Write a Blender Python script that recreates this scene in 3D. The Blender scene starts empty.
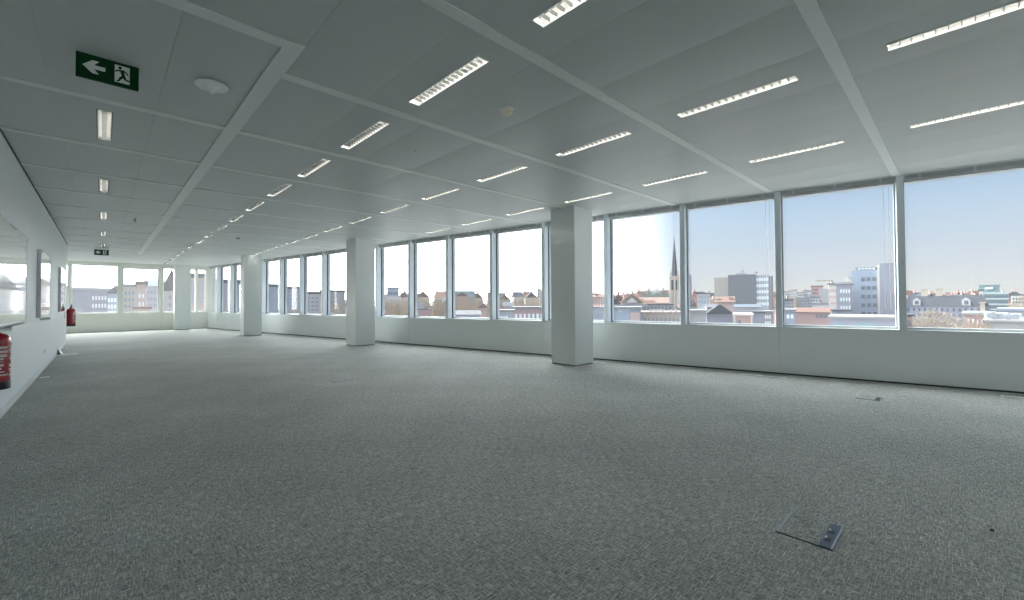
import bpy, bmesh, math, random
from mathutils import Vector, Matrix
random.seed(7)
SC = bpy.context.scene
COL = SC.collection
PI = math.pi

# ---------------------------------------------------------------- camera maths
EYE = Vector((0, 0, 1.064))
F_PX, YAW, PITCH, ROLL, CY = 428.5657, math.radians(43.7058), math.radians(1.0262), math.radians(-.2836), -5.608
FWD = Vector((math.sin(YAW)*math.cos(PITCH), math.cos(YAW)*math.cos(PITCH), math.sin(PITCH)))
R0 = Vector((math.cos(YAW), -math.sin(YAW), 0)); U0 = R0.cross(FWD)
RIGHT = R0*math.cos(ROLL)+U0*math.sin(ROLL); UP = RIGHT.cross(FWD)
def ray(px, py):
    return RIGHT*((px-512)/F_PX) - UP*((py-300-CY)/F_PX) + FWD
def at(px, py, t):                       # point seen at a pixel, t metres ahead of the camera
    return EYE + ray(px, py)*t

CH = 2.664                               # ceiling height
SILL = .685
WA, WB = 7.44, .1845                     # long window wall: X = WA - WB*Y
_c = 1/math.sqrt(1+WB*WB)
WU = Vector((-WB*_c, _c, 0)); WN = Vector((_c, WB*_c, 0)); W0 = Vector((WA, 0, 0))
def W(s, d, z): return W0+WU*s+WN*d+Vector((0, 0, z))
YF, YB = 22.5, -8.0                      # far wall, back wall
XL = -.69                                # left wall
MK = lambda k: (.505+1.315*k)/_c         # mullion position along the window wall

# ---------------------------------------------------------------- materials
MATS = {}
TUBE_ES = 24.0; HAZE = .024
def mat(name, col, rough=.6, metal=0, spec=.5, emit=None, es=0, noise=0, nscale=8, bump=0, bscale=60, coat=0):
    if name in MATS: return MATS[name]
    m = bpy.data.materials.new(name); m.use_nodes = True
    nt = m.node_tree; b = nt.nodes['Principled BSDF']
    b.inputs['Base Color'].default_value = (*col, 1)
    b.inputs['Roughness'].default_value = rough
    b.inputs['Metallic'].default_value = metal
    b.inputs['Specular IOR Level'].default_value = spec
    if coat: b.inputs['Coat Weight'].default_value = coat; b.inputs['Coat Roughness'].default_value = .05
    if emit: b.inputs['Emission Color'].default_value = (*emit, 1); b.inputs['Emission Strength'].default_value = es
    tc = nt.nodes.new('ShaderNodeTexCoord')
    if noise:
        n = nt.nodes.new('ShaderNodeTexNoise'); n.inputs['Scale'].default_value = nscale; n.inputs['Detail'].default_value = 4
        nt.links.new(tc.outputs['Object'], n.inputs['Vector'])
        mr = nt.nodes.new('ShaderNodeMapRange'); mr.inputs['To Min'].default_value = 1-noise; mr.inputs['To Max'].default_value = 1+noise
        nt.links.new(n.outputs['Fac'], mr.inputs['Value'])
        mx = nt.nodes.new('ShaderNodeVectorMath'); mx.operation = 'SCALE'; mx.inputs[0].default_value = col
        nt.links.new(mr.outputs[0], mx.inputs['Scale']); nt.links.new(mx.outputs[0], b.inputs['Base Color'])
    if bump:
        n = nt.nodes.new('ShaderNodeTexNoise'); n.inputs['Scale'].default_value = bscale
        nt.links.new(tc.outputs['Object'], n.inputs['Vector'])
        bp = nt.nodes.new('ShaderNodeBump'); bp.inputs['Strength'].default_value = bump; bp.inputs['Distance'].default_value = .002
        nt.links.new(n.outputs['Fac'], bp.inputs['Height']); nt.links.new(bp.outputs[0], b.inputs['Normal'])
    MATS[name] = m; return m

def carpet():
    m = bpy.data.materials.new('woven_carpet'); m.use_nodes = True; nt = m.node_tree; N = nt.nodes; L = nt.links
    b = N['Principled BSDF']; b.inputs['Roughness'].default_value = .75; b.inputs['Specular IOR Level'].default_value = .15
    tc = N.new('ShaderNodeTexCoord')
    def nz(scale, sx, sy, det=2.):
        mp = N.new('ShaderNodeMapping'); mp.inputs['Scale'].default_value = (sx, sy, 1)
        L.new(tc.outputs['Object'], mp.inputs['Vector'])
        n = N.new('ShaderNodeTexNoise'); n.inputs['Scale'].default_value = scale; n.inputs['Detail'].default_value = det
        L.new(mp.outputs[0], n.inputs['Vector']); return n.outputs['Fac']
    a = nz(1, 19, 190, 2.); c = nz(1, 190, 19, 2.)
    sel = nz(90, 1, 1)
    def mth(op, *v):
        n = N.new('ShaderNodeMath'); n.operation = op
        for i, x in enumerate(v):
            if isinstance(x, (int, float)): n.inputs[i].default_value = x
            else: L.new(x, n.inputs[i])
        return n.outputs[0]
    fine = nz(230, 1, 1)
    h = mth('ADD', mth('MULTIPLY', mth('MAXIMUM', a, c), .6), mth('ADD', mth('MULTIPLY', sel, .25), mth('MULTIPLY', fine, .15)))
    cr = N.new('ShaderNodeValToRGB'); L.new(h, cr.inputs[0]); e = cr.color_ramp.elements
    e[0].position = .43; e[0].color = (.17, .178, .170, 1); e[1].position = .66; e[1].color = (.74, .76, .73, 1)
    x = cr.color_ramp.elements.new(.53); x.color = (.39, .405, .39, 1)
    big = nz(.55, 1, 1, 5.); mr = N.new('ShaderNodeMapRange'); L.new(big, mr.inputs['Value'])
    mr.inputs['From Min'].default_value = .3; mr.inputs['From Max'].default_value = .7; mr.inputs['To Min'].default_value = .86; mr.inputs['To Max'].default_value = 1.12
    # brushed half-metre tiles: every other tile laid a quarter turn
    ck = N.new('ShaderNodeTexChecker'); ck.inputs['Scale'].default_value = 2; ck.inputs['Color1'].default_value = (1, 1, 1, 1); ck.inputs['Color2'].default_value = (.95, .955, .95, 1)
    L.new(tc.outputs['Object'], ck.inputs['Vector'])
    s = N.new('ShaderNodeVectorMath'); s.operation = 'SCALE'; L.new(cr.outputs[0], s.inputs[0]); L.new(mr.outputs[0], s.inputs['Scale'])
    s2 = N.new('ShaderNodeVectorMath'); s2.operation = 'MULTIPLY'; L.new(s.outputs[0], s2.inputs[0]); L.new(ck.outputs[0], s2.inputs[1])
    L.new(s2.outputs[0], b.inputs['Base Color'])
    bp = N.new('ShaderNodeBump'); bp.inputs['Strength'].default_value = .6; bp.inputs['Distance'].default_value = .004
    L.new(h, bp.inputs['Height']); L.new(bp.outputs[0], b.inputs['Normal'])
    return m

def glass(name, tint, refl=1.0, ior=1.5):
    m = bpy.data.materials.new(name); m.use_nodes = True; nt = m.node_tree; N = nt.nodes; L = nt.links
    N.remove(N['Principled BSDF']); out = N['Material Output']
    t = N.new('ShaderNodeBsdfTransparent'); t.inputs[0].default_value = (*tint, 1)
    g = N.new('ShaderNodeBsdfGlossy'); g.inputs['Roughness'].default_value = .01
    fr = N.new('ShaderNodeFresnel'); fr.inputs[0].default_value = ior
    mu = N.new('ShaderNodeMath'); mu.operation = 'MULTIPLY'; mu.inputs[1].default_value = refl; L.new(fr.outputs[0], mu.inputs[0])
    ge = N.new('ShaderNodeNewGeometry'); m2 = N.new('ShaderNodeMath'); m2.operation = 'SUBTRACT'; m2.inputs[0].default_value = 1; L.new(ge.outputs['Backfacing'], m2.inputs[1])
    m3 = N.new('ShaderNodeMath'); m3.operation = 'MULTIPLY'; L.new(mu.outputs[0], m3.inputs[0]); L.new(m2.outputs[0], m3.inputs[1]); mu = m3
    mx = N.new('ShaderNodeMixShader'); L.new(mu.outputs[0], mx.inputs[0]); L.new(t.outputs[0], mx.inputs[1]); L.new(g.outputs[0], mx.inputs[2])
    tl = N.new('ShaderNodeBsdfTranslucent'); tl.inputs[0].default_value = (.9, .9, .92, 1)      # pale veil in the pane, standing in for the haze outside
    m4 = N.new('ShaderNodeMixShader'); m4.inputs[0].default_value = HAZE; L.new(mx.outputs[0], m4.inputs[1]); L.new(tl.outputs[0], m4.inputs[2])
    L.new(m4.outputs[0], out.inputs['Surface']); return m

M_CARPET = carpet()
M_CEIL = mat('ceiling_metal', (.58, .61, .60), .36, 0, .35, noise=.015, nscale=2)
M_RIB = mat('ceiling_bar', (.78, .81, .79), .4, noise=.01)
M_WALL = mat('white_wall_paint', (.84, .88, .90), .55, noise=.012, nscale=3, bump=.05, bscale=120)
M_FARW = mat('cream_wall_paint', (.82, .82, .76), .55, noise=.012, nscale=3)
M_PARA = mat('parapet_sheet', (.82, .85, .84), .33, noise=.015, nscale=2)
M_COLM = mat('column_paint', (.76, .79, .77), .5, noise=.01, nscale=3, bump=.04, bscale=150)
M_SILL = mat('white_sill', (.74, .76, .77), .4, noise=.01)
M_MULL = mat('mullion_paint', (.78, .83, .87), .38, noise=.01)
M_DARK = mat('dark_gasket', (.03, .035, .045), .5, noise=.05)
M_FRAME = mat('window_frame_grey', (.60, .64, .67), .4, noise=.01)
M_RAIL = mat('blind_rail', (.55, .58, .60), .4, noise=.02)
M_CORD = mat('blind_cord', (.80, .80, .80), .6, noise=.02)
M_SLAB = mat('concrete', (.45, .45, .43), .8, noise=.05)
M_GLASS = glass('window_glass', (.93, .955, .945))
M_BASE = mat('baseboard_paint', (.74, .77, .77), .45, noise=.02)
M_ALU = mat('polished_reflector', (.46, .47, .47), .20, metal=1, noise=.01)
M_BLADE = mat('louvre_blade', (.94, .94, .92), .40, metal=.5, noise=.01)
M_SCOOP = mat('lamp_scoop', (.95, .95, .93), .35, metal=.2, noise=.01)
M_LDARK = mat('lamp_inside', (.10, .11, .11), .5, noise=.02)
M_LAMPF = mat('lamp_frame', (.80, .82, .80), .35, noise=.01)
M_TUBE = mat('lamp_tube', (.9, .9, .88), .4, emit=(1, .96, .88), es=TUBE_ES, noise=.01)
M_GREEN = mat('sign_green', (.002, .050, .014), .7, 0, .15, noise=.02)
M_SIGNW = mat('sign_white', (.80, .85, .80), .5, noise=.01)
M_PLAST = mat('white_plastic', (.90, .91, .90), .35, noise=.01)
M_CREAM = mat('cream_plastic', (.92, .86, .70), .45, noise=.02)
M_RED = mat('extinguisher_red', (.42, .008, .02), .22, noise=.03, coat=.6)
M_BLACK = mat('black_rubber', (.012, .012, .014), .45, noise=.1)
M_LABEL = mat('label_print', (.72, .62, .62), .5, noise=.02)
M_BOARD = mat('board_enamel', (.72, .76, .78), .03, spec=.9, noise=.005, coat=1)
M_BFRAME = mat('board_frame', (.66, .66, .72), .35, metal=.2, noise=.02)
M_STEEL = mat('floor_box_steel', (.10, .12, .15), .4, metal=.6, noise=.05)
M_STEELL = mat('floor_box_edge', (.42, .46, .48), .4, metal=.5, noise=.05)
M_PINK = mat('detector_pink', (.50, .40, .37), .5, noise=.02)

# ---------------------------------------------------------------- mesh helpers
class MB:
    def __init__(s): s.v = []; s.f = []; s.smooth = False
    def poly(s, pts):
        n = len(s.v); s.v += [tuple(p) for p in pts]; s.f.append(tuple(range(n, n+len(pts)))); return s
    def hexa(s, p):                       # 8 points: bottom ring, top ring
        n = len(s.v); s.v += [tuple(q) for q in p]
        for f in ((3, 2, 1, 0), (4, 5, 6, 7), (0, 1, 5, 4), (1, 2, 6, 5), (2, 3, 7, 6), (3, 0, 4, 7)): s.f.append(tuple(n+i for i in f))
        return s
    def box(s, x0, x1, y0, y1, z0, z1, M=None):
        p = [Vector(q) for q in ((x0, y0, z0), (x1, y0, z0), (x1, y1, z0), (x0, y1, z0), (x0, y0, z1), (x1, y0, z1), (x1, y1, z1), (x0, y1, z1))]
        if M is not None: p = [M @ q for q in p]
        return s.hexa(p)
    def wbox(s, s0, s1, d0, d1, z0, z1):  # box in the long window wall's own frame
        return s.hexa([W(s0, d0, z0), W(s0, d1, z0), W(s1, d1, z0), W(s1, d0, z0), W(s0, d0, z1), W(s0, d1, z1), W(s1, d1, z1), W(s1, d0, z1)])
    def prism(s, pts, z0, z1):            # pts counter-clockwise
        n = len(s.v); k = len(pts)
        s.v += [(p[0], p[1], z0) for p in pts]+[(p[0], p[1], z1) for p in pts]
        s.f.append(tuple(reversed(range(n, n+k)))); s.f.append(tuple(range(n+k, n+2*k)))
        for i in range(k): j = (i+1) % k; s.f.append((n+i, n+j, n+k+j, n+k+i))
        return s
    def lathe(s, prof, seg=24, M=None, cap=True):   # prof: (r,z) list, revolved about z
        n = len(s.v)
        for r, z in prof:
            for i in range(seg):
                a = 2*PI*i/seg; q = Vector((r*math.cos(a), r*math.sin(a), z))
                s.v.append(tuple(M @ q if M is not None else q))
        for j in range(len(prof)-1):
            for i in range(seg):
                k = (i+1) % seg; s.f.append((n+j*seg+i, n+j*seg+k, n+(j+1)*seg+k, n+(j+1)*seg+i))
        if cap:
            s.f.append(tuple(reversed([n+i for i in range(seg)]))); s.f.append(tuple(n+(len(prof)-1)*seg+i for i in range(seg)))
        return s
    def tube(s, pts, r, seg=8):
        pts = [Vector(p) for p in pts]; n = len(s.v)
        for i, p in enumerate(pts):
            d = (pts[min(i+1, len(pts)-1)]-pts[max(i-1, 0)]).normalized()
            a = d.orthogonal().normalized() if i == 0 else (a - d*a.dot(d)).normalized()
            b = d.cross(a)
            for k in range(seg):
                t = 2*PI*k/seg; s.v.append(tuple(p+(a*math.cos(t)+b*math.sin(t))*r))
        for i in range(len(pts)-1):
            for k in range(seg):
                l = (k+1) % seg; s.f.append((n+i*seg+k, n+i*seg+l, n+(i+1)*seg+l, n+(i+1)*seg+k))
        s.f.append(tuple(reversed([n+i for i in range(seg)]))); s.f.append(tuple(n+(len(pts)-1)*seg+i for i in range(seg)))
        return s
    def mesh(s, name, m, smooth=False):
        me = bpy.data.meshes.new(name); me.from_pydata([tuple(v) for v in s.v], [], s.f)
        if m: me.materials.append(m)
        bm = bmesh.new(); bm.from_mesh(me); bmesh.ops.recalc_face_normals(bm, faces=bm.faces); bm.to_mesh(me); bm.free()
        if smooth:
            for p in me.polygons: p.use_smooth = True
            if hasattr(me, 'set_sharp_from_angle'): me.set_sharp_from_angle(angle=math.radians(40))
        return me
    def build(s, name, m, parent=None, smooth=False, bevel=0, loc=None, rz=None):
        o = bpy.data.objects.new(name, s.mesh(name, m, smooth)); COL.objects.link(o)
        if parent is not None: o.parent = parent
        if loc is not None: o.location = loc
        if rz is not None: o.rotation_euler = (0, 0, rz)
        if bevel:
            b = o.modifiers.new('bevel', 'BEVEL'); b.width = bevel; b.segments = 2; b.limit_method = 'ANGLE'
        return o
def tag(o, label=None, cat=None, group=None, kind=None):
    if label: o['label'] = label
    if cat: o['category'] = cat
    if group: o['group'] = group
    if kind: o['kind'] = kind
    return o
def empty(name, loc=(0, 0, 0), rz=0, **k):
    o = bpy.data.objects.new(name, None); COL.objects.link(o); o.location = loc; o.rotation_euler = (0, 0, rz); o.empty_display_size = .1
    return tag(o, **k)
def copy_tree(o, parent=None):
    c = o.copy(); COL.objects.link(c); c.parent = parent
    for ch in [x for x in o.children]: copy_tree(ch, c)
    return c
def st(o): return tag(o, kind='structure')
ORD = ['nearest', 'second', 'third', 'fourth', 'fifth', 'sixth', 'seventh', 'eighth', 'ninth', 'tenth', 'eleventh', 'twelfth', 'thirteenth', 'fourteenth', 'fifteenth', 'sixteenth', 'seventeenth']

# ---------------------------------------------------------------- room shell
def wx(y, d=0): return WA-WB*y+d/_c      # X of the window wall (offset d outwards) at Y
PLAN = [(-8, YB), (wx(YB, .28), YB), (wx(YF, .28), YF), (-4, YF), (-4, 16.37), (XL, 16.37), (XL, -2), (-8, -2)]
fl = MB(); fl.prism([(-8.3, YB-.3), (wx(YB-.3, .28), YB-.3), (wx(YF+.3, .28), YF+.3), (-4.3, YF+.3), (-4.3, -2.3), (-8.3, -2.3)], -.3, 0)
st(fl.build('floor', M_CARPET))
rf = MB(); rf.prism([(-8.3, YB-.3), (wx(YB-.3, .35), YB-.3), (wx(YF+.3, .35), YF+.3), (-4.3, YF+.3), (-4.3, -2.3), (-8.3, -2.3)], CH+.10, CH+.4)
st(rf.build('roof', M_SLAB))  # slab added above the ceiling, unseen, to keep light from leaking in

# ceiling of sagging metal pans between flat bars, with real slots for the lamps
PANX = [XL, -.29, .305, .79, .90] + [1.49+.595*i for i in range(0, 14)]
RIBY = [.545+1.354*k for k in range(-6, 17)]
LROW = [1.215+1.354*k for k in range(-5, 16)]
lamps = []                                # (x, y, row)
for y in LROW:
    for x, row in ((1.79, 'B'), (3.575, 'C'), (5.36, 'D')):
        if x+.12 < wx(y+.5)-.25 and y > -5: lamps.append((x, y, row))
for i, y in enumerate((5.28, 7.985, 10.69, 13.40, 16.11, 18.82)): lamps.append((0, y, 'A'))
HW, HL = .044, .43                        # lamp half width / length
def pan(mb, x0, x1, y0, y1, sag, hole=None, nx=8):
    w = x1-x0; g = .0008
    xs = [x0+g+(w-2*g)*i/nx for i in range(nx+1)]; ys = [y0, y1]
    if hole: xs = sorted(set([x for x in xs if abs(x-hole[0]) > .05 and abs(x-hole[1]) > .05 or x in (xs[0], xs[-1])]+[hole[0], hole[1]])); xs = [x for x in xs if not hole[0] < x < hole[1]]; ys = [y0, hole[2], hole[3], y1]
    z = lambda x: CH-sag*(1-((x-(x0+x1)/2)/(w/2))**2)
    for a, b in zip(xs, xs[1:]):
        for c, d in zip(ys, ys[1:]):
            if hole and a >= hole[0]-1e-6 and b <= hole[1]+1e-6 and c >= hole[2]-1e-6 and d <= hole[3]+1e-6: continue
            mb.poly([(a, c, z(a)), (a, d, z(a)), (b, d, z(b)), (b, c, z(b))])
    for x in (xs[0], xs[-1]): mb.poly([(x, y0, z(x)), (x, y1, z(x)), (x, y1, CH+.03), (x, y0, CH+.03)])
def lamp_in(x0, x1, y0, y1):
    for x, y, r in lamps:
        if x0 < x < x1 and y0 < y < y1: return (x-HW, x+HW, y-HL, y+HL)
cb = MB()
rnd = random.Random(3)
for a, b in zip(RIBY, RIBY[1:]):
    for x0, x1 in zip(PANX, PANX[1:]):
        if x0 == .79 and a < 18: continue       # the long bar, or the wider pan, is there
        if x0 >= wx(a): continue
        y0, y1 = a, b
        pieces = [(a, b)]
        if x1 <= .80:
            if abs(a-RIBY[7]) < .01: pieces = [(a, 2.84)]          # left bays are cut differently by the sign
            if abs(a-RIBY[8]) < .01: pieces = [(2.84, b)]
        if x0 == .79 and a < 2.8 < b: pass
        for p0, p1 in pieces:
            xe = .90 if abs(x0-.305) < .01 and p1 < 2.85 else x1
            pan(cb, x0, xe, p0, p1, .006*(x1-x0)/.595*rnd.uniform(.7, 1.2), lamp_in(x0, x1, p0, p1))
cb.poly([(XL, RIBY[-1], CH), (9, RIBY[-1], CH), (9, YF, CH), (XL, YF, CH)])
cb.poly([(-4, 16.37, CH), (XL, 16.37, CH), (XL, YF, CH), (-4, YF, CH)])
cb.poly([(-8, YB, CH), (XL, YB, CH), (XL, -2, CH), (-8, -2, CH)])
cb.poly([(XL, YB, CH), (9.2, YB, CH), (9.2, RIBY[0], CH), (XL, RIBY[0], CH)])
def clip_room(me):
    bm = bmesh.new(); bm.from_mesh(me)
    bmesh.ops.bisect_plane(bm, geom=bm.verts[:]+bm.edges[:]+bm.faces[:], plane_co=W(0, 0, 0), plane_no=WN, clear_outer=True)
    bm.to_mesh(me); bm.free()
ceil = cb.build('ceiling', M_CEIL); clip_room(ceil.data); st(ceil)
def bar(x0, x1, y0, y1):
    m = MB(); m.box(x0, x1, y0, y1, CH-.010, CH+.03)
    o = m.build('grid_bar', M_RIB, ceil); clip_room(o.data)
for k, y in enumerate(RIBY):
    if y > 18.3: continue
    if abs(y-RIBY[8]) < .01: bar(.90, 9, y-.04, y+.04)
    elif k > 8: bar(XL, .79, y-.04, y+.04); bar(.90, 9, y-.04, y+.04)
    else: bar(XL, 9, y-.04, y+.04)
bar(XL, .90, 2.80, 2.89); bar(.79, .90, 2.89, 18.18)
# dark strip standing in for the shadow gap along the left wall's top
tr = MB(); tr.box(XL, XL+.012, -2, 16.37, CH-.014, CH-.002); st(tr.build('trim_1', M_DARK))
tr = MB(); tr.wbox(-8/_c, YF/_c, -.012, .0, CH-.016, CH+.05); st(tr.build('trim_2', M_RIB))

# walls
wl = MB(); wl.box(XL-.15, XL, -2, 16.37, 0, CH+.1); st(wl.build('wall_left', M_WALL))
bb = MB(); bb.box(XL, XL+.014, -2, 16.37, .0, .065); st(bb.build('baseboard_left', M_BASE, bevel=.003))
m = MB(); m.box(-4, XL-.15, 16.2, 16.37, 0, CH+.1); st(m.build('wall_alcove_front', M_WALL))
m = MB(); m.box(-4.2, -4, 16.2, YF, 0, CH+.1); st(m.build('wall_alcove_left', M_WALL))
m = MB(); m.box(-8, XL-.15, -2, -1.85, 0, CH+.1); st(m.build('wall_rear_side', M_WALL))

# long window wall ---------------------------------------------------------
S0, S1 = (YB-.1)/_c, YF/_c
par = MB(); edges = [S0]+[MK(k) for k in range(-5, 17, 3)]+[S1]
for a, b in zip(edges, edges[1:]): par.wbox(a+.002, b-.002, 0, .26, .022, SILL-.012)
wr = par.build('wall_right', M_PARA); st(wr)
m = MB(); m.wbox(S0, S1, .018, .26, 0, .024); st(m.build('baseboard_right', M_DARK))  # recessed plinth coloured near-black for the shadow gap below the parapet
m = MB(); m.wbox(S0, S1, -.004, .26, SILL-.012, SILL); st(m.build('trim_3', M_SILL))
m = MB(); m.wbox(S0, S1, .165, .34, 2.600, CH+.1); m.wbox(S0, S1, .26, .34, -.3, SILL-.03); st(m.build('trim_4', M_FRAME))
for k in range(-6, 17):
    s = MK(k)
    if not S0 < s < S1-.1: continue
    mu = MB(); mu.wbox(s-.035, s+.040, 0, .135, SILL, CH+.09); o = mu.build('trim_mullion', M_MULL, bevel=.003); st(o)
    mu = MB(); mu.wbox(s-.036, s+.036, .135, .165, SILL, CH+.08); mu.build('gasket', M_DARK, o)
cord_n = 0
BL = []
for k in range(-7, 17):
    a = MK(k)+.035 if MK(k) > S0 else S0; b = (MK(k+1)-.035) if MK(k+1) < S1-.1 else S1
    if a > S1-.3 or b-a < .2: continue
    fr = MB(); a2, b2 = a-.035, b+.035
    fr.wbox(a2, a+.015, .165, .24, SILL, 2.60); fr.wbox(b-.015, b2, .165, .24, SILL, 2.60)
    fr.wbox(a+.015, b-.015, .16, .24, SILL, SILL+.028); fr.wbox(a+.015, b-.015, .16, .24, 2.585, 2.60)
    o = fr.build('window_%d' % (k+8), M_FRAME); st(o)
    g = MB(); g.wbox(a+.015, b-.015, .20, .203, SILL+.028, 2.585); g.build('pane', M_GLASS, o)
    BL.append((k, a, b))
def nm_window(k):
    if k < 0: return None
    near = {0: 'fourth window from the near column, the largest one filling the right edge', }
    return None
WINLAB = {-1: 'right-hand end window that runs off the picture edge', 0: 'wide window before the blue-grey office tower', 1: 'window before the flat-roofed office block',
          2: 'window before the church spire', 3: 'narrow strip of window just right of the nearest column', 4: 'first window left of the nearest column',
          5: 'second window left of the nearest column', 6: 'third window left of the nearest column', 7: 'fourth window left of the nearest column',
          8: 'window half hidden by the second column', 9: 'window just left of the second column', 10: 'second window left of the second column',
          11: 'third window left of the second column', 12: 'fourth window left of the second column', 13: 'window half hidden by the third column',
          14: 'first window left of the third column', 15: 'second window left of the third column', 16: 'last window before the far corner'}
for k, a, b in BL:
    if k < -1: continue
    o = empty('window_blind', W((a+b)/2, .07, 2.64), label='raised grey blind above the '+WINLAB[k], cat='blind', group='raised blinds along the window wall')
    inv = Matrix.Translation(-Vector(o.location))
    def put(name, mb, mt, parent=o):
        mb.v = [tuple(Vector(v)-Vector(o.location)) for v in mb.v]; return mb.build(name, mt, parent)
    r = MB(); r.wbox(a+.01, b-.01, .05, .10, 2.612, 2.650); put('head_rail', r, M_RAIL)
    r = MB()
    for i in range(5): r.wbox(a+.02, b-.02, .052, .098, 2.586+i*.005, 2.589+i*.005)
    put('slat_stack', r, M_CORD)
    r = MB(); r.wbox(a+.02, b-.02, .055, .095, 2.572, 2.583); put('bottom_rail', r, M_RAIL)
    for f in (.12, .5, .88):
        c = a+(b-a)*f; r = MB(); r.wbox(c-.012, c+.012, .035, .105, 2.605, 2.668); put('bracket', r, M_CORD)
    for dd in (.075, .125):
        r = MB(); r.tube([W(a+dd, .10, 2.60), W(a+dd, .105, .95)], .0022, 5); put('cord', r, M_CORD)

# far wall -----------------------------------------------------------------
def hwall(name, y0, y1, x0, x1, holes, m, axis='x'):
    """wall between y0,y1 (thickness) running x0..x1 with rectangular holes (a,b,z0,z1)"""
    mb = MB(); xs = [x0]
    def bx(a, b, z0, z1):
        if axis == 'x': mb.box(a, b, y0, y1, z0, z1)
        else: mb.box(y0, y1, a, b, z0, z1)
    cur = x0
    for a, b, z0, z1 in holes:
        if a > cur: bx(cur, a, 0, CH+.1)
        bx(a, b, 0, z0); bx(a, b, z1, CH+.1); cur = b
    if cur < x1: bx(cur, x1, 0, CH+.1)
    return st(mb.build(name, m))
FH = [(-3.5, -1.08, .71, 2.53), (-.84, .44, .71, 2.545), (.55, 1.68, .70, 2.50), (1.79, 2.45, .71, 2.53), (2.60, 2.88, .71, 2.53), (2.94, 3.24, .71, 2.53)]
FH[0] = (-3.5, -.90, .71, 2.53)
hwall('wall_far', YF, YF+.28, -4.2, wx(YF, .3), FH, M_FARW)
for i, (a, b, z0, z1) in enumerate(FH):
    t = .03 if i != 2 else .055
    f = MB(); f.box(a, a+t, YF+.10, YF+.17, z0, z1); f.box(b-t, b, YF+.10, YF+.17, z0, z1)
    f.box(a+t, b-t, YF+.10, YF+.17, z0, z0+t); f.box(a+t, b-t, YF+.10, YF+.17, z1-t, z1)
    o = f.build('window_%d' % (30+i), M_SILL); st(o)
    g = MB(); g.box(a+t, b-t, YF+.13, YF+.133, z0+t, z1-t); g.build('pane', M_GLASS, o)
    if i == 2:
        h = MB(); h.box(a+.02, a+.04, YF+.07, YF+.10, 1.45, 1.58); h.build('handle', M_PLAST, o)
# shallow panel joints and skirting gap under the far windows
m = MB()
for x in (1.75, 2.56): m.box(x-.004, x+.004, YF-.004, YF, 0.03, .70)
m.box(-4, wx(YF), YF-.004, YF, 0, .02); st(m.build('trim_5', M_RAIL))

# rear room, behind the camera: windows all round so daylight comes in
RB = [(-7.6+1.34*i, -6.4+1.34*i, .70, 2.53) for i in range(12)]
hwall('wall_back', YB-.25, YB, -8.2, wx(YB, .25), RB, M_FARW)
RS = [(-7.7+1.34*i, -6.5+1.34*i, .70, 2.53) for i in range(4)]
hwall('wall_rear_left', -8.25, -8.0, YB, -1.85, RS, M_FARW, 'y')
n = 40
for (a, b, z0, z1) in RB:
    f = MB(); f.box(a, a+.04, YB-.16, YB-.1, z0, z1); f.box(b-.04, b, YB-.16, YB-.1, z0, z1); f.box(a, b, YB-.16, YB-.1, z0, z0+.04); f.box(a, b, YB-.16, YB-.1, z1-.04, z1)
    o = f.build('window_%d' % n, M_SILL); st(o); n += 1
    g = MB(); g.box(a+.04, b-.04, YB-.133, YB-.13, z0+.04, z1-.04); g.build('pane', M_GLASS, o)
for (a, b, z0, z1) in RS:
    f = MB(); f.box(-8.16, -8.1, a, a+.04, z0, z1); f.box(-8.16, -8.1, b-.04, b, z0, z1); f.box(-8.16, -8.1, a, b, z0, z0+.04); f.box(-8.16, -8.1, a, b, z1-.04, z1)
    o = f.build('window_%d' % n, M_SILL); st(o); n += 1
    g = MB(); g.box(-8.133, -8.13, a+.04, b-.04, z0+.04, z1-.04); g.build('pane', M_GLASS, o)

# columns ------------------------------------------------------------------
for i, (x0, x1, y0, y1) in enumerate(((5.655, 6.16, 4.41, 4.93), (4.50, 5.01, 10.28, 10.84), (3.325, 3.845, 16.1, 16.6), (2.12, 2.64, YF-.5, YF))):
    m = MB(); m.box(x0, x1, y0, y1, .012, CH+.02)
    lab = ['nearest square white column, widest in the picture', 'second white column, between two groups of windows', 'third white column, farther down the window side', 'farthest white column, against the end wall'][i]
    o = tag(m.build('column', M_COLM, bevel=.004), lab, 'column', 'white square columns along the window side', 'structure')
    m = MB(); m.box(x0+.012, x1-.012, y0+.012, y1-.012 if i < 3 else y1, 0, .014); m.build('plinth', M_DARK, o)

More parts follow.
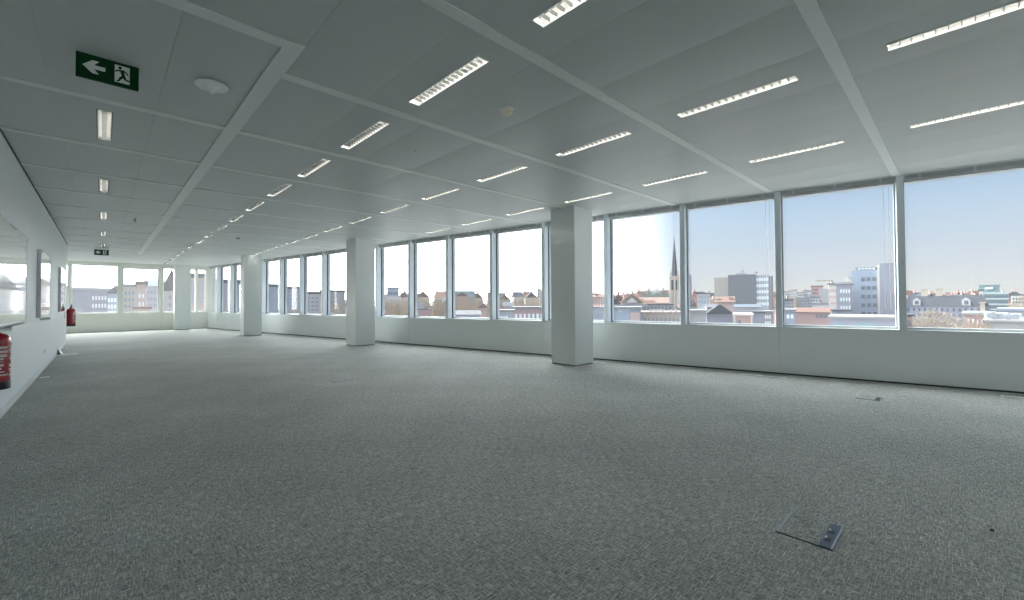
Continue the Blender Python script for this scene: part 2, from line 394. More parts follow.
# ---------------------------------------------------------------- ceiling lamps
def make_lamp(double=False):
    r = empty('ceiling_lamp')
    f = MB(); w, l, e = HW, HL, .007
    z0, z1 = -.004, .0
    f.box(-w-e, -w, -l-e, l+e, -.004, .03); f.box(w, w+e, -l-e, l+e, -.004, .03); f.box(-w, w, -l-e, -l, -.004, .03); f.box(-w, w, l, l+e, -.004, .03)
    f.build('frame', M_LDARK if double else M_LAMPF, r)
    h = MB(); h.box(-w, w, -l, l, .062, .066); 
    for sx in (-1, 1): h.box(sx*w-.001, sx*w+.001, -l, l, .03, .062)
    h.box(-w, w, -l-.002, -l, .03, .062); h.box(-w, w, l, l+.002, .03, .062)
    h.build('housing', M_LDARK, r)
    tubes = (-.02, .02) if double else (0,)
    for tx in tubes:
        t = MB(); t.tube([(tx, -l+.02, .048), (tx, l-.02, .048)], .008, 8); t.build('tube', M_TUBE, r, smooth=True)
    # curved side reflectors
    rf = MB(); N = 7
    def refl(xa, xb):
        pts = []
        for i in range(N+1):
            u = i/N; pts.append((xa+(xb-xa)*(u**2), .0+.040*u))
        for (a, za), (b, zb) in zip(pts, pts[1:]): rf.poly([(a, -l, za), (a, l, za), (b, l, zb), (b, -l, zb)])
    if double: refl(-w, -w+.026); refl(w, w-.026)
    else: refl(-w, -w+.024); refl(w, w-.030)
    rf.build('reflector', M_BLADE, r, smooth=True)
    nb = 16
    for i in range(1, nb):
        y = -l+2*l*i/nb; b = MB(); K = 4
        # each blade is curved (narrow at the bottom, wider at the top)
        pr = [(-.0010-.003*(j/K)**1.5, .001+.020*j/K) for j in range(K+1)]
        for (ya, za), (yb, zb) in zip(pr, pr[1:]):
            b.poly([(-w, y+ya, za), (w, y+ya, za), (w, y+yb, zb), (-w, y+yb, zb)]); b.poly([(-w, y-ya, za), (w, y-ya, za), (w, y-yb, zb), (-w, y-yb, zb)])
        b.poly([(-w, y-.0015, .001), (w, y-.0015, .001), (w, y+.0015, .001), (-w, y+.0015, .001)])
        bl = b.build('louvre_blade', M_LDARK if double else M_ALU, r, smooth=True)
        if double:                         # each blade carries two bright scoops, one in front of either tube
            for sx in (-1, 1):
                q = MB(); q.poly([(sx*.040, y-.004, .0), (sx*.016, y-.004, .003), (sx*.020, y-.012, .018), (sx*.036, y-.012, .020)])
                n_ = len(q.v); q.v += [(sx*.042, y+.03, .02), (sx*.030, y+.03, .026)]; q.f.append((0, n_, n_+1, 1))
                q.build('scoop', M_SCOOP, bl, smooth=True)
    return r
lp = {'s': make_lamp(), 'd': make_lamp(True)}
used = set()
cnt = {'A': 0, 'B': 0, 'C': 0, 'D': 0}
ROWN = {'A': 'the sparse left wall lamp row', 'B': 'the row right of the long ceiling bar',
        'C': 'the middle lamp row', 'D': 'the window side lamp row'}
def seen_first(row, y): return {'A': 0, 'B': 1.9, 'C': -.5, 'D': -.5}[row] < y
for x, y, row in lamps:
    if not seen_first(row, y): 
        pass
    key = 'd' if row == 'A' else 's'
    if key in used: o = copy_tree(lp[key])
    else: o = lp[key]; used.add(key)
    o.location = (x, y, CH-.004)
    if seen_first(row, y):
        i = cnt[row]; cnt[row] += 1
        lab = 'louvred ceiling lamp, %s along %s' % (ORD[i] if i == 0 else ORD[i]+' nearest', ROWN[row])
    else: lab = 'slim louvred ceiling lamp out of view behind the camera'
    tag(o, lab, 'ceiling lamp', 'slim louvred lamps recessed in the ceiling')

# ---------------------------------------------------------------- exit signs
def exit_sign(loc, lab, housing):
    r = empty('exit_sign', loc, label=lab, cat='exit sign', group='green exit signs under the ceiling')
    w, h = .150, .158
    b = MB(); b.box(-w, w, .0, .028, -h, -.004); b.build('sign_panel', M_GREEN, r, bevel=.002)
    b = MB(); b.box(-w-.002, w+.002, -.002, .03, -.004, 0); 
    if housing: b.box(-w-.002, w+.002, -.01, .05, 0, .045)
    b.build('housing', M_PLAST, r)
    # arrow pointing left, with swept notched barbs
    Y = -.0015
    def flat(name, polys, m, y=Y):
        q = MB()
        for p in polys: q.prism([(a, c) for a, c in p], 0, .0012)
        q.v = [(v[0], y+.0012-v[2], v[1]) for v in q.v]; return q.build(name, m, r)
    cz = -.080
    flat('arrow', [[(-.120, cz), (-.075, cz+.042), (-.043, cz+.042), (-.066, cz+.013), (-.014, cz+.013), (-.014, cz-.013), (-.066, cz-.013), (-.043, cz-.042), (-.075, cz-.042)]], M_SIGNW)
    flat('doorway', [[(.030, cz-.058), (.104, cz-.058), (.104, cz+.056), (.030, cz+.056)]], M_SIGNW)
    man = MB()
    def disc(cx, cz_, rr): man.prism([(cx+rr*math.cos(2*PI*i/14), cz_+rr*math.sin(2*PI*i/14)) for i in range(14)], 0, .0012)
    def limb(p, q, a, b):
        p, q = Vector(p), Vector(q); d = (q-p).normalized(); n_ = Vector((-d.y, d.x))
        man.prism([p-n_*a, q-n_*b, q+n_*b, p+n_*a], 0, .0012)
    disc(.056, cz+.040, .009)
    limb((.064, cz+.026), (.074, cz-.012), .010, .008)       # trunk
    limb((.062, cz+.024), (.044, cz+.020), .005, .004); limb((.044, cz+.020), (.032, cz+.008), .004, .003)
    limb((.068, cz+.026), (.086, cz+.018), .005, .004); limb((.086, cz+.018), (.096, cz+.002), .004, .003)
    limb((.073, cz-.010), (.058, cz-.030), .008, .006); limb((.058, cz-.030), (.048, cz-.050), .006, .004); limb((.050, cz-.048), (.038, cz-.050), .004, .003)
    limb((.073, cz-.010), (.084, cz-.032), .008, .006); limb((.084, cz-.032), (.104, cz-.036), .006, .004)
    man.v = [(v[0], -.0032+.0012-v[2], v[1]) for v in man.v]; man.build('running_figure', M_GREEN, r)
exit_sign((.015, 3.815, CH), 'large green exit sign with arrow and running figure, nearest the camera', False)
exit_sign((-.03, 16.9, CH-.045), 'small far green exit sign in front of the end windows', True)

# ---------------------------------------------------------------- small ceiling fittings
def lathe_obj(name, prof, m, parent=None, loc=None, seg=32): q = MB(); q.lathe(prof, seg); return q.build(name, m, parent, smooth=True, loc=loc)
o = empty('ceiling_antenna', (.56, 3.735, CH), label='round white disc fitting with a centre nub beside the exit sign', cat='ceiling fitting')
lathe_obj('base', [(.05, 0), (.05, -.014), (.02, -.016)], M_DARK, o)
lathe_obj('disc', [(.06, -.012), (.100, -.014), (.103, -.019), (.100, -.024), (.055, -.022), (.036, -.034), (.026, -.052)], M_PLAST, o)
lathe_obj('nub', [(.022, -.050), (.020, -.066), (.016, -.072), (.008, -.074)], M_PLAST, o)
def detector(loc, lab, body, rr=.05):
    o = empty('smoke_detector', loc, label=lab, cat='smoke detector')
    s = rr/.05
    lathe_obj('base', [(.052*s, 0), (.052*s, -.010*s), (.046*s, -.013*s)], M_PLAST, o)
    lathe_obj('chamber', [(.040*s, -.012*s), (.036*s, -.018*s), (.036*s, -.026*s), (.043*s, -.028*s), (.043*s, -.034*s), (.032*s, -.043*s), (.012*s, -.046*s)], body, o)
    q = MB()
    for i in range(8):
        a = 2*PI*i/8; M = Matrix.Rotation(a, 4, 'Z'); q.box(.0355*s, .042*s, -.003, .003, -.028*s, -.016*s, M)
    q.build('vent_fins', body, o)
detector((2.395, 2.565, CH), 'cream round smoke detector between the front ceiling lamps', M_CREAM, .058)
detector((2.348, 12.0, CH), 'small pinkish smoke detector far down the ceiling', M_PINK, .06)
o = empty('sprinkler_head', (.425, 10.6, CH), label='small dark sprinkler head left of the long ceiling bar', cat='sprinkler')
lathe_obj('collar', [(.03, 0), (.03, -.006), (.014, -.008)], M_PLAST, o); lathe_obj('stem', [(.009, -.005), (.009, -.04)], M_BLACK, o, seg=12)
q = MB(); q.tube([(.009, 0, -.03), (.02, 0, -.045), (.012, 0, -.062), (0, 0, -.066)], .003, 6); q.tube([(-.009, 0, -.03), (-.02, 0, -.045), (-.012, 0, -.062), (0, 0, -.066)], .003, 6); q.build('yoke', M_BLACK, o)
lathe_obj('deflector', [(.022, -.066), (.022, -.069)], M_BLACK, o, seg=16)
o = empty('ceiling_sensor', (2.365, 3.93, CH), label='tiny dark sensor dot in the panel past the smoke detector', cat='sensor')
lathe_obj('body', [(.018, 0), (.016, -.006), (.008, -.008)], M_RAIL, o, seg=16); lathe_obj('lens', [(.008, -.007), (.004, -.012)], M_BLACK, o, seg=12)

# ---------------------------------------------------------------- whiteboards on the left wall
for i, (y0, y1, z0, z1, lab) in enumerate(((4.9, 7.62, .876, 1.86, 'large whiteboard cut by the left picture edge, reflecting windows'),
                                         (9.22, 10.75, .868, 1.865, 'middle whiteboard on the left wall with a tray below'),
                                         (13.42, 14.95, .90, 1.87, 'farthest whiteboard on the left wall, next to the far fire extinguisher'))):
    r = empty('whiteboard', (XL, (y0+y1)/2, (z0+z1)/2), label=lab, cat='whiteboard', group='whiteboards on the left wall')
    hy, hz, t = (y1-y0)/2, (z1-z0)/2, .045
    b = MB(); b.box(.0, t-.004, -hy+.006, hy-.006, -hz+.006, hz-.006); b.build('board_surface', M_BOARD, r)
    f = MB(); f.box(0, t, -hy, -hy+.008, -hz, hz); f.box(0, t, hy-.008, hy, -hz, hz); f.box(0, t, -hy+.008, hy-.008, -hz, -hz+.008); f.box(0, t, -hy+.008, hy-.008, hz-.008, hz)
    f.build('frame', M_BFRAME, r, bevel=.003)
    if i < 2:
        tr = MB(); tr.box(.0, .11, -hy*.3, hy*.95, -hz-.045, -hz-.026); tr.box(.10, .11, -hy*.3, hy*.95, -hz-.026, -hz-.010); tr.build('pen_tray', M_PLAST, r)

# ---------------------------------------------------------------- fire extinguishers
def extinguisher(x, y, z, lab, s=1., r_=.08):
    r = empty('fire_extinguisher', (x, y, z), label=lab, cat='fire extinguisher', group='red fire extinguishers hung on the left wall')
    R = r_; H = .43*s
    lathe_obj('cylinder', [(R*.90, .04), (R, .05), (R, H-.05), (R*.96, H-.025), (R*.80, H-.006), (R*.5, H+.008), (.024, H+.014), (.024, H+.03)], M_RED, r, seg=40)
    lathe_obj('base_ring', [(R*.93, 0), (R*1.01, .004), (R*1.015, .055), (R*1.0, .06)], M_BLACK, r, seg=40)
    lathe_obj('valve', [(.018, H+.025), (.02, H+.04), (.017, H+.07), (.01, H+.075)], M_BLACK, r, seg=16)
    q = MB(); q.box(-.010, .010, -.10, .015, H+.060, H+.068); q.box(-.010, .010, -.10, .015, H+.085, H+.092, Matrix.Rotation(-.0, 4, 'X')); q.box(-.008, .008, .0, .015, H+.06, H+.09); q.build('squeeze_handle', M_BLACK, r, bevel=.002)
    pts = []
    for i in range(15):
        a = PI*i/14; pts.append((0.0, .02+.045-.045*math.cos(a), H+.05+.065*math.sin(a)))
    pts += [(0.0, .112, H-.02), (.0, .105, H*.6), (0, R+.022, H*.35)]
    q = MB(); q.tube(pts, .010, 10); q.build('hose', M_BLACK, r, smooth=True)
    # printed label: rows of small blocks wrapped on the body, facing the room
    lb = MB(); rr = R+.0012
    def patch(a0, a1, z0, z1):
        n = 6
        for i in range(n):
            u, v = a0+(a1-a0)*i/n, a0+(a1-a0)*(i+1)/n
            lb.poly([(rr*math.cos(u), rr*math.sin(u), z0), (rr*math.cos(v), rr*math.sin(v), z0), (rr*math.cos(v), rr*math.sin(v), z1), (rr*math.cos(u), rr*math.sin(u), z1)])
    g = random.Random(5)
    for c0, c1 in ((-1.35, -.45), (-.40, .5)):
        zz = H-.09
        while zz > .10:
            hh = g.uniform(.005, .022); w_ = g.uniform(.35, 1.); st_ = c0+(c1-c0)*g.uniform(0, .3)
            patch(st_, st_+(c1-st_)*w_, zz-hh, zz); zz -= hh+g.uniform(.006, .014)
    lb.build('printed_label', M_LABEL, r)
    # wall bracket
    q = MB(); dx = XL-x
    q.box(dx, dx+.006, -.02, .02, H*.45, H*1.02); q.box(dx, -R+.006, -.012, .012, H*.80, H*.84); q.build('wall_bracket', M_BLACK, r)
    q = MB(); q.lathe([(R+.002, H*.80), (R+.003, H*.80), (R+.003, H*.84), (R+.002, H*.84)], 32, cap=False); q.build('strap', M_RED, r, smooth=True)
    return r
extinguisher(XL+.115, 4.88, .445, 'red fire extinguisher in the foreground, cut by the left picture edge', .94, .088)
extinguisher(XL+.115, 15.75, .50, 'small far red fire extinguisher at the end of the left wall', 1.05, .085)
# paper card above the near extinguisher
o = empty('instruction_card', (XL, 5.85, .86), label='small white card on the wall above the near fire extinguisher', cat='card')
q = MB(); q.box(.0, .004, -.08, .08, -.03, .03); q.build('card', M_PLAST, o)

# socket, wedge and strip by the left wall
o = empty('wall_socket', (XL, 10.56, .285), label='small white wall socket low on the left wall', cat='socket')
q = MB(); q.box(0, .008, -.04, .04, -.04, .04); q.build('face_plate', M_WALL, o, bevel=.003)
q = MB(); q.lathe([(.02, 0), (.02, .003)], 20, Matrix.Translation((.0075, 0, 0)) @ Matrix.Rotation(PI/2, 4, 'Y')); q.build('socket_well', M_BASE, o)
o = MB().hexa([(-.68, 13.0, 0), (-.60, 13.0, 0), (-.60, 13.35, 0), (-.68, 13.35, 0), (-.674, 13.15, .12), (-.668, 13.15, .12), (-.668, 13.35, .12), (-.674, 13.35, .12)]).build('door_wedge', M_STEEL)
tag(o, 'dark wedge leaning on the skirting of the left wall', 'wedge')
o = MB().box(-.15, .15, -.045, .045, 0, .018).build('cable_cover', M_PLAST, bevel=.004, loc=(-.51, 12.93, 0.0), rz=.35)
tag(o, 'white flat strip lying on the carpet beside the dark wedge', 'cable cover')
o = MB().box(-.05, .05, -.03, .03, 0, .004).build('paper_scrap', M_PLAST, loc=(-.60, 9.25, 0.0), rz=.2)
tag(o, 'small white paper scrap on the carpet by the left skirting', 'paper')
o = MB().lathe([(.006, 0), (.009, .004), (.005, .009)], 9).build('carpet_crumb', M_BLACK, smooth=True, loc=(*(EYE+ray(992, 531)*(-1.064/ray(992, 531).z)).xy, 0))
tag(o, 'tiny black crumb on the carpet far right of the near floor box', 'crumb')

# ---------------------------------------------------------------- floor boxes
def floor_box(x0, x1, y0, y1, lab, faint=False):
    cx, cy = (x0+x1)/2, (y0+y1)/2; a, b = (x1-x0)/2, (y1-y0)/2
    r = empty('floor_box', (cx, cy, 0), label=lab, cat='floor box', group='floor boxes set flush in the carpet')
    q = MB(); q.box(-a+.008, a-.004, -b+.052, b-.012, 0, .003); q.build('carpeted_lid', M_CARPET, r)
    q = MB(); q.box(-a, -a+.008, -b, b, 0, .0025); q.build('frame_edge', M_BLACK, r)
    q = MB(); q.box(-a+.008, a, b-.012, b, 0, .0045); q.box(a-.004, a, -b+.052, b-.012, 0, .002); q.build('frame', M_STEELL, r, bevel=.001)
    q = MB(); q.box(-a+.008, a, -b+.008, -b+.052, 0, .004); q.build('outlet_plate', M_STEEL, r, bevel=.001)
    q = MB(); q.box(-a+.008, a, -b, -b+.008, 0, .0055); q.build('hinge_edge', M_STEELL, r)
    for u in (-.35, .30):
        h = MB(); c = a*u; h.box(c-.016, c+.016, -b+.020, -b+.042, .004, .0052); h.build('cable_outlet', M_BLACK, r)
        h2 = MB(); h2.box(c+.004, c+.020, -b+.036, -b+.044, .0052, .010); h2.build('outlet_flap', M_PLAST, r)
floor_box(2.249, 2.515, .393, .607, 'dark steel framed floor box in the carpet in the right foreground')
floor_box(5.93, 6.17, .60, .81, 'small floor box near the window wall at right')

floor_box(2.25, 2.51, 5.76, 5.97, 'faint floor box in the middle of the open carpet, level with the near column')
for i, (y, w_) in enumerate(((-.50, 'in the right-hand corner of the picture'), (2.0, 'below the wide windows right of the near column'), (4.62, 'just behind the nearest column'), (7.43, 'left of the nearest column'),
                            (9.88, 'in front of the second column'), (12.45, 'just beyond the second column'), (15.0, 'between the second and third columns'))):
    p = Vector((wx(y), y, 0))-WN*.31; r = empty('pale_floor_strip', p, math.atan2(WU.y, WU.x), label='thin pale strip in the carpet along the window wall, '+w_, cat='floor strip', group='pale strips along the foot of the window wall')
    q = MB(); q.box(-.27, .27, -.028, .028, 0, .004); q.build('cover', M_PLAST, r, bevel=.001)  # pale flat strip with a dark line beside it, parallel to the wall
    q = MB(); q.box(-.25, .25, .028, .040, 0, .003); q.build('dark_edge', M_DARK, r)

# ---------------------------------------------------------------- outside
GZ = -18.0
CITY = .68  # city colours kept pale, with the distance haze put into them
cm = lambda n_, c, r=.8, **k: mat('city_'+n_, tuple(q*CITY for q in c), .9, 0, .15, noise=.06, nscale=.6)
C_BRICK = cm('brick', (.58, .38, .35)); C_ROSE = cm('rose_brick', (.68, .52, .48)); C_CREAM = cm('cream', (.78, .74, .67)); C_SAND = cm('sandstone', (.70, .60, .50))
C_GREY = cm('grey', (.48, .50, .54)); C_WHITE = cm('white', (.70, .71, .72)); C_BLUE = cm('blue_grey', (.42, .50, .62)); C_DK = cm('dark_cladding', (.36, .40, .47))
C_SLATE = cm('slate', (.075, .085, .105), .6); C_TILE = cm('roof_tile', (.19, .115, .095)); C_FLAT = cm('flat_roof', (.42, .42, .42)); C_PURP = cm('mauve_cladding', (.40, .41, .50))
C_WIN = mat('city_window', (.10, .13, .17), .12, spec=.8, noise=.1); C_WINW = mat('city_window_bright', (.75, .80, .85), .25, spec=.8, noise=.05)
C_GREEN = cm('green_glass', (.30, .45, .47), .2); C_TWIG = mat('twigs', (.36, .295, .225), .9, spec=.1, noise=.55, nscale=1.6); C_TRUNK = cm('bark', (.22, .18, .14)); C_EVER = mat('evergreen', (.24, .27, .26), .9, spec=.1, noise=.15, nscale=.8)
C_ASPH = mat('asphalt', (.20, .20, .20), .9, noise=.06, nscale=.3)
g = MB(); g.box(-700, 2200, -900, 2300, GZ-1, GZ); st(g.build('ground', C_ASPH))

OCC = []
def free(x, y, r): return all((x-a)**2+(y-b)**2 > (r+c)**2 for a, b, c in OCC)
def roofed(m):                           # roof copies of wall colours, darkened to offset the strong sun
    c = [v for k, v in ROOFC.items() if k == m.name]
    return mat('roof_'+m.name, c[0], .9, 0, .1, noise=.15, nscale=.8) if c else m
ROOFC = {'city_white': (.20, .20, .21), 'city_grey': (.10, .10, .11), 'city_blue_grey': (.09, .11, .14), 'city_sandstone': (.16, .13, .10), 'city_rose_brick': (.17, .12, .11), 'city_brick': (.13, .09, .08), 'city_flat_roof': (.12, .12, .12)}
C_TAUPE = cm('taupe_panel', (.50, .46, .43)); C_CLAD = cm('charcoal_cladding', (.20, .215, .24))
C_ROOFW = mat('roof_white_dimmed', (.20, .20, .21), .9, spec=.1, noise=.1, nscale=.8); C_ROOFG = mat('roof_gravel', (.095, .095, .10), .9, spec=.1, noise=.15, nscale=.8)  # flat roofs darkened too, where sun and sky glow bleached them
class Bld:
    """a building whose front is seen between two pixel columns at a real distance; grows down to the ground"""
    def __init__(s, name, label, px0, px1, ytop, t, depth, m, cat='building', turn=0, group=None, name2=None):
        pc = (px0+px1)/2; D = (ray(pc, ytop)*t).xy.length; s.D = D; s.pc = pc
        P = lambda px: EYE.xy+ray(px, ytop).xy.normalized()*D
        a, b = P(px0), P(px1); s.top = EYE.z+ray(pc, ytop).z*t
        s.w = (b-a).length; c = (a+b)/2; ang = math.atan2((b-a).y, (b-a).x)+turn
        OCC.append((c.x-math.sin(ang)*depth/2, c.y+math.cos(ang)*depth/2, max(s.w, depth)*.62))
        s.h = s.top-GZ; s.t = t; s.dp = depth
        s.o = empty(name, (c.x, c.y, GZ), ang, label=label, cat=cat, group=group)   # local x = right, local y = away
        s.px0, s.px1 = px0, px1
        q = MB(); q.box(-s.w/2, s.w/2, 0, depth, 0, s.h); q.build('walls', m, s.o)
        s.g = s.w/(px1-px0)               # metres per pixel
    def lx(s, px): return (px-(s.px0+s.px1)/2)*s.g
    def lz(s, py):
        r = ray(s.pc, py); return EYE.z+r.z/r.xy.length*s.D-GZ
    def part(s, name, m, x0, x1, y0, y1, z0, z1): q = MB(); q.box(x0, x1, y0, y1, z0, z1); return q.build(name, m, s.o)
    def win(s, x0, x1, z0, z1, m=None, y=-.06): q = MB(); q.box(x0, x1, y, .1, z0, z1); return q.build('window', m or C_WIN, s.o)
    def grid(s, px0, px1, py0, py1, nx, ny, m=None, fx=.6, fz=.55, band=None):
        X0, X1, Z1, Z0 = s.lx(px0), s.lx(px1), s.lz(py0), s.lz(py1); dx, dz = (X1-X0)/nx, (Z1-Z0)/ny
        q = MB(); q.box(-dx*fx/2, dx*fx/2, -.06, .1, -dz*fz/2, dz*fz/2); me = q.mesh('window', m or C_WIN)
        for i in range(nx):
            for j in range(ny):
                o = bpy.data.objects.new('window', me); COL.objects.link(o); o.parent = s.o; o.location = (X0+dx*(i+.5), 0, Z0+dz*(j+.5))
        if band:
            for j in range(ny): q = MB(); q.box(X0, X1, -.12, 0, Z0+dz*j-.1, Z0+dz*j+.1); q.build('floor_band', band, s.o)
    def flat(s, m=None, p=.5): s.part('roof', C_ROOFW if m is C_WHITE else (m or C_ROOFG), -s.w/2-.2, s.w/2+.2, -.2, s.dp+.2, s.h, s.h+p); return s
    def gable(s, m, rise, over=.3, across=False):
        w, d = s.w/2+over, s.dp+over; q = MB()
        if across: p = [(-w, -over, s.h), (w, -over, s.h), (w, d, s.h), (-w, d, s.h), (0, -over, s.h+rise), (0, d, s.h+rise)]; fs = [(0, 1, 4), (2, 3, 5), (1, 2, 5, 4), (3, 0, 4, 5), (3, 2, 1, 0)]
        else: p = [(-w, -over, s.h), (w, -over, s.h), (w, d, s.h), (-w, d, s.h), (-w, d/2, s.h+rise), (w, d/2, s.h+rise)]; fs = [(0, 1, 5, 4), (2, 3, 4, 5), (1, 2, 5), (3, 0, 4), (3, 2, 1, 0)]
        q.v = p; q.f = fs; q.build('roof', roofed(m), s.o); return s
    def chim(s, px, pytop, m=None, w=.9, d=.9, y=1.5):
        x = s.lx(px); z = s.lz(pytop); q = MB(); q.box(x-w/2, x+w/2, y, y+d, s.h-.5, z); q.box(x-w/2-.1, x+w/2+.1, y-.1, y+d+.1, z, z+.18)
        q.build('chimney', m or C_BRICK, s.o)

# --- right-hand pane: slate mansard block, glass building, brick houses
b = Bld('mansard_building', 'long slate-roofed building with dormers behind the bare tree', 903, 990, 306, 105, 14, C_PURP); b.grid(906, 988, 307, 318, 14, 2, None, .4, .6)
q = MB(); w, h = b.w/2, b.h; r_ = 2.6
q.v = [(-w, -.2, h), (w, -.2, h), (w, 14, h), (-w, 14, h), (-w+1, 1.6, h+r_), (w-1, 1.6, h+r_), (w-1, 12.4, h+r_), (-w+1, 12.4, h+r_)]; q.f = [(3, 2, 1, 0), (4, 5, 6, 7), (0, 1, 5, 4), (1, 2, 6, 5), (2, 3, 7, 6), (3, 0, 4, 7)]; q.build('roof', C_SLATE, b.o)
for px in (918, 968):
    x = b.lx(px); q = MB(); q.v = [(x-.7, -.1, h+.1), (x+.7, -.1, h+.1), (x+.7, -.1, h+1.4), (x, -.1, h+2.1), (x-.7, -.1, h+1.4), (x-.7, 2, h+.1), (x+.7, 2, h+.1), (x+.7, 2, h+1.4), (x, 2, h+2.1), (x-.7, 2, h+1.4)]
    q.f = [(0, 1, 2, 3, 4), (9, 8, 7, 6, 5), (0, 4, 9, 5), (4, 3, 8, 9), (3, 2, 7, 8), (2, 1, 6, 7), (1, 0, 5, 6)]; dm = q.build('dormer', C_WHITE, b.o)
    q = MB(); q.box(x-.35, x+.35, -.16, -.1, h+.4, h+1.3); q.build('pane', C_WIN, dm)
for px, py, m_ in ((926, 289, C_SAND), (941.5, 289, C_SAND), (950.5, 293, C_BRICK), (957, 299, C_TILE)): b.chim(px, py, m_, 1.2 if py < 290 else .9)
b = Bld('pavilion_roof_house', 'pale house with a low white hipped roof behind the slate roof', 929, 949, 301, 125, 10, C_CREAM); b.gable(C_WHITE, 1.5)
b = Bld('glass_office', 'stepped green glass office building at far right', 983, 1008, 292, 135, 14, C_GREEN)
b.part('storey', C_GREEN, b.lx(979), b.lx(1000), 1, 12, b.h, b.lz(285)); b.part('roof', C_GREY, b.lx(978), b.lx(1001), .5, 12.5, b.lz(285), b.lz(284.2))
for py in (293, 298.5, 304, 309): b.part('floor_band', C_WHITE, -b.w/2-.2, b.w/2+.2, -.3, 0, b.lz(py)-.25, b.lz(py)+.05)
b.grid(984, 1008, 294, 315, 9, 4, C_WIN, .85, .5); b.win(b.lx(985), b.lx(993), b.lz(289), b.lz(287), C_WINW, .8)
b = Bld('stone_tower', 'narrow pale stone stair tower beside the glass office', 979, 983, 291, 128, 4, C_CREAM); b.flat(); b.grid(979.5, 982.5, 293, 312, 1, 5)
b = Bld('stone_chimney_stack', 'short yellow stone block below the glass office', 980, 985, 303, 100, 3, C_SAND, cat='chimney'); b.flat(C_SAND, .2)
b = Bld('brick_house', 'dark red brick house right of the bare tree', 964, 986, 315, 54, 6, C_BRICK); b.flat(C_FLAT, .3); b.grid(966, 985, 317, 326, 4, 1, C_WINW, .4, .5)
for px in (967, 973, 979, 985): b.chim(px, 312.5, C_WHITE, .35, .35)
b = Bld('brick_house', 'red brick gable end at the left foot of the bare tree', 902, 912, 316, 58, 7, C_BRICK); b.flat(C_SLATE, .2); b.grid(903, 911, 318, 328, 2, 1)
b = Bld('grey_roof_hall', 'flat grey roofed hall below the glass office', 998, 1040, 311, 80, 14, C_GREY); b.flat(C_BLUE, .5)
b = Bld('white_rooftop', 'low white rooftop crowded with air units at far right', 985, 1045, 322, 46, 9, C_FLAT); b.flat(C_FLAT, .2)
for px, z, wd in ((990, 1.1, .9), (997, .8, .7), (1001, 1.0, 1.2), (1009, .7, 1.2), (1017, .9, .8)):
    x = b.lx(px); u = b.part('air_unit', C_WHITE, x-wd/2, x+wd/2, 1, 2, b.h+.2, b.h+.2+z*.8); q = MB(); q.lathe([(.26, 0), (.26, .04)], 16, Matrix.Translation((x, 1.0, b.h+.2+z*.4)) @ Matrix.Rotation(PI/2, 4, 'X')); q.build('fan_grille', C_DK, u)
b = Bld('cream_building', 'cream flat-roofed building at the right picture edge', 1011, 1040, 295.5, 170, 14, C_CREAM); b.flat(); b.grid(1012, 1040, 297, 304, 9, 2)

# --- second pane: blue-grey office tower and its wings
b = Bld('office_tower', 'tall blue-grey office building with three window columns', 852, 879, 270, 88, 12, C_BLUE)
b.grid(860, 877, 275, 318, 3, 5, C_WIN, .68, .42)
b.part('stair_slab', C_PURP, b.lx(879.2), b.lx(893), -1.2, 11, 0, b.lz(264.5)); b.part('corner_strip', C_CREAM, b.lx(877.2), b.lx(879.2), -.5, 6, 0, b.lz(266))
b.part('roof_storey', C_DK, b.lx(857), b.lx(876), .8, 10, b.h, b.lz(267.4)); b.part('roof', C_GREY, b.lx(855), b.lx(877), .3, 10.5, b.lz(267.4), b.lz(266.6))
for i in range(5): x = b.lx(858+i*3.6); b.win(x, x+.45, b.h+.1, b.lz(268), C_WINW, .7)
for i, (x0, y0, y1) in enumerate(((848, 272, 277), (843, 277, 281))): b.part('terrace_step', C_CREAM if i else C_GREY, b.lx(x0), b.lx(855), 1+i, 9, b.lz(y1), b.lz(y0))
b = Bld('office_wing', 'lower grey office wing with paired dark windows left of the tower', 836, 852, 284, 74, 10, C_PURP)
b.grid(839.5, 850.5, 287, 312, 4, 3, C_WINW, .5, .42); b.part('window_panel', C_DK, b.lx(839), b.lx(851), -.04, .02, b.lz(313), b.lz(287)); b.flat(C_GREY, .3)
b = Bld('office_side_wing', 'sunlit beige office side with long strip windows', 828.5, 836, 284.5, 86, 9, C_CREAM, turn=-.05); b.grid(829, 836, 287, 313, 1, 4, C_ROSE, .95, .35); b.flat(C_WHITE, .3)
b = Bld('flat_roof_depot', 'low mauve flat-roofed building in front of the office tower', 830, 900, 318.5, 52, 9, C_PURP); b.flat(C_FLAT, .25)
for px0, px1 in ((835, 845), (856, 878)): b.part('skylight', C_GREEN, b.lx(px0), b.lx(px1), -.1, .1, b.lz(327), b.lz(323.5))
b = Bld('slate_house', 'dark slate house with white arched dormer before the office wing', 832, 850, 311, 66, 8, C_DK); b.flat(C_SLATE, .2)
q = MB(); x = b.lx(841.5); q.lathe([(.62, 0), (.58, .22), (.42, .46), (.1, .62)], 18, Matrix.Translation((x, .6, b.h-.5)), True); q.build('arched_dormer', C_WHITE, b.o, smooth=True)
b = Bld('brick_terrace', 'long red brick rear wall left of the slate house', 795, 830, 312, 72, 8, C_BRICK); b.gable(C_TILE, .7); b.grid(815, 828, 313, 319, 3, 1)
b = Bld('blue_grey_house', 'small dark blue-grey house at left foot of the pane', 781, 795, 311, 62, 7, C_DK); b.flat(C_WHITE, .25); b.grid(786, 794, 313, 320, 2, 1, C_WINW)
b = Bld('orange_block', 'orange-red apartment block on the skyline', 811, 823, 286.5, 260, 14, C_BRICK); b.flat(); b.part('annex', C_GREY, b.lx(819), b.lx(829), -1, 12, 0, b.lz(289)); b.grid(812, 818, 288, 295, 3, 2)
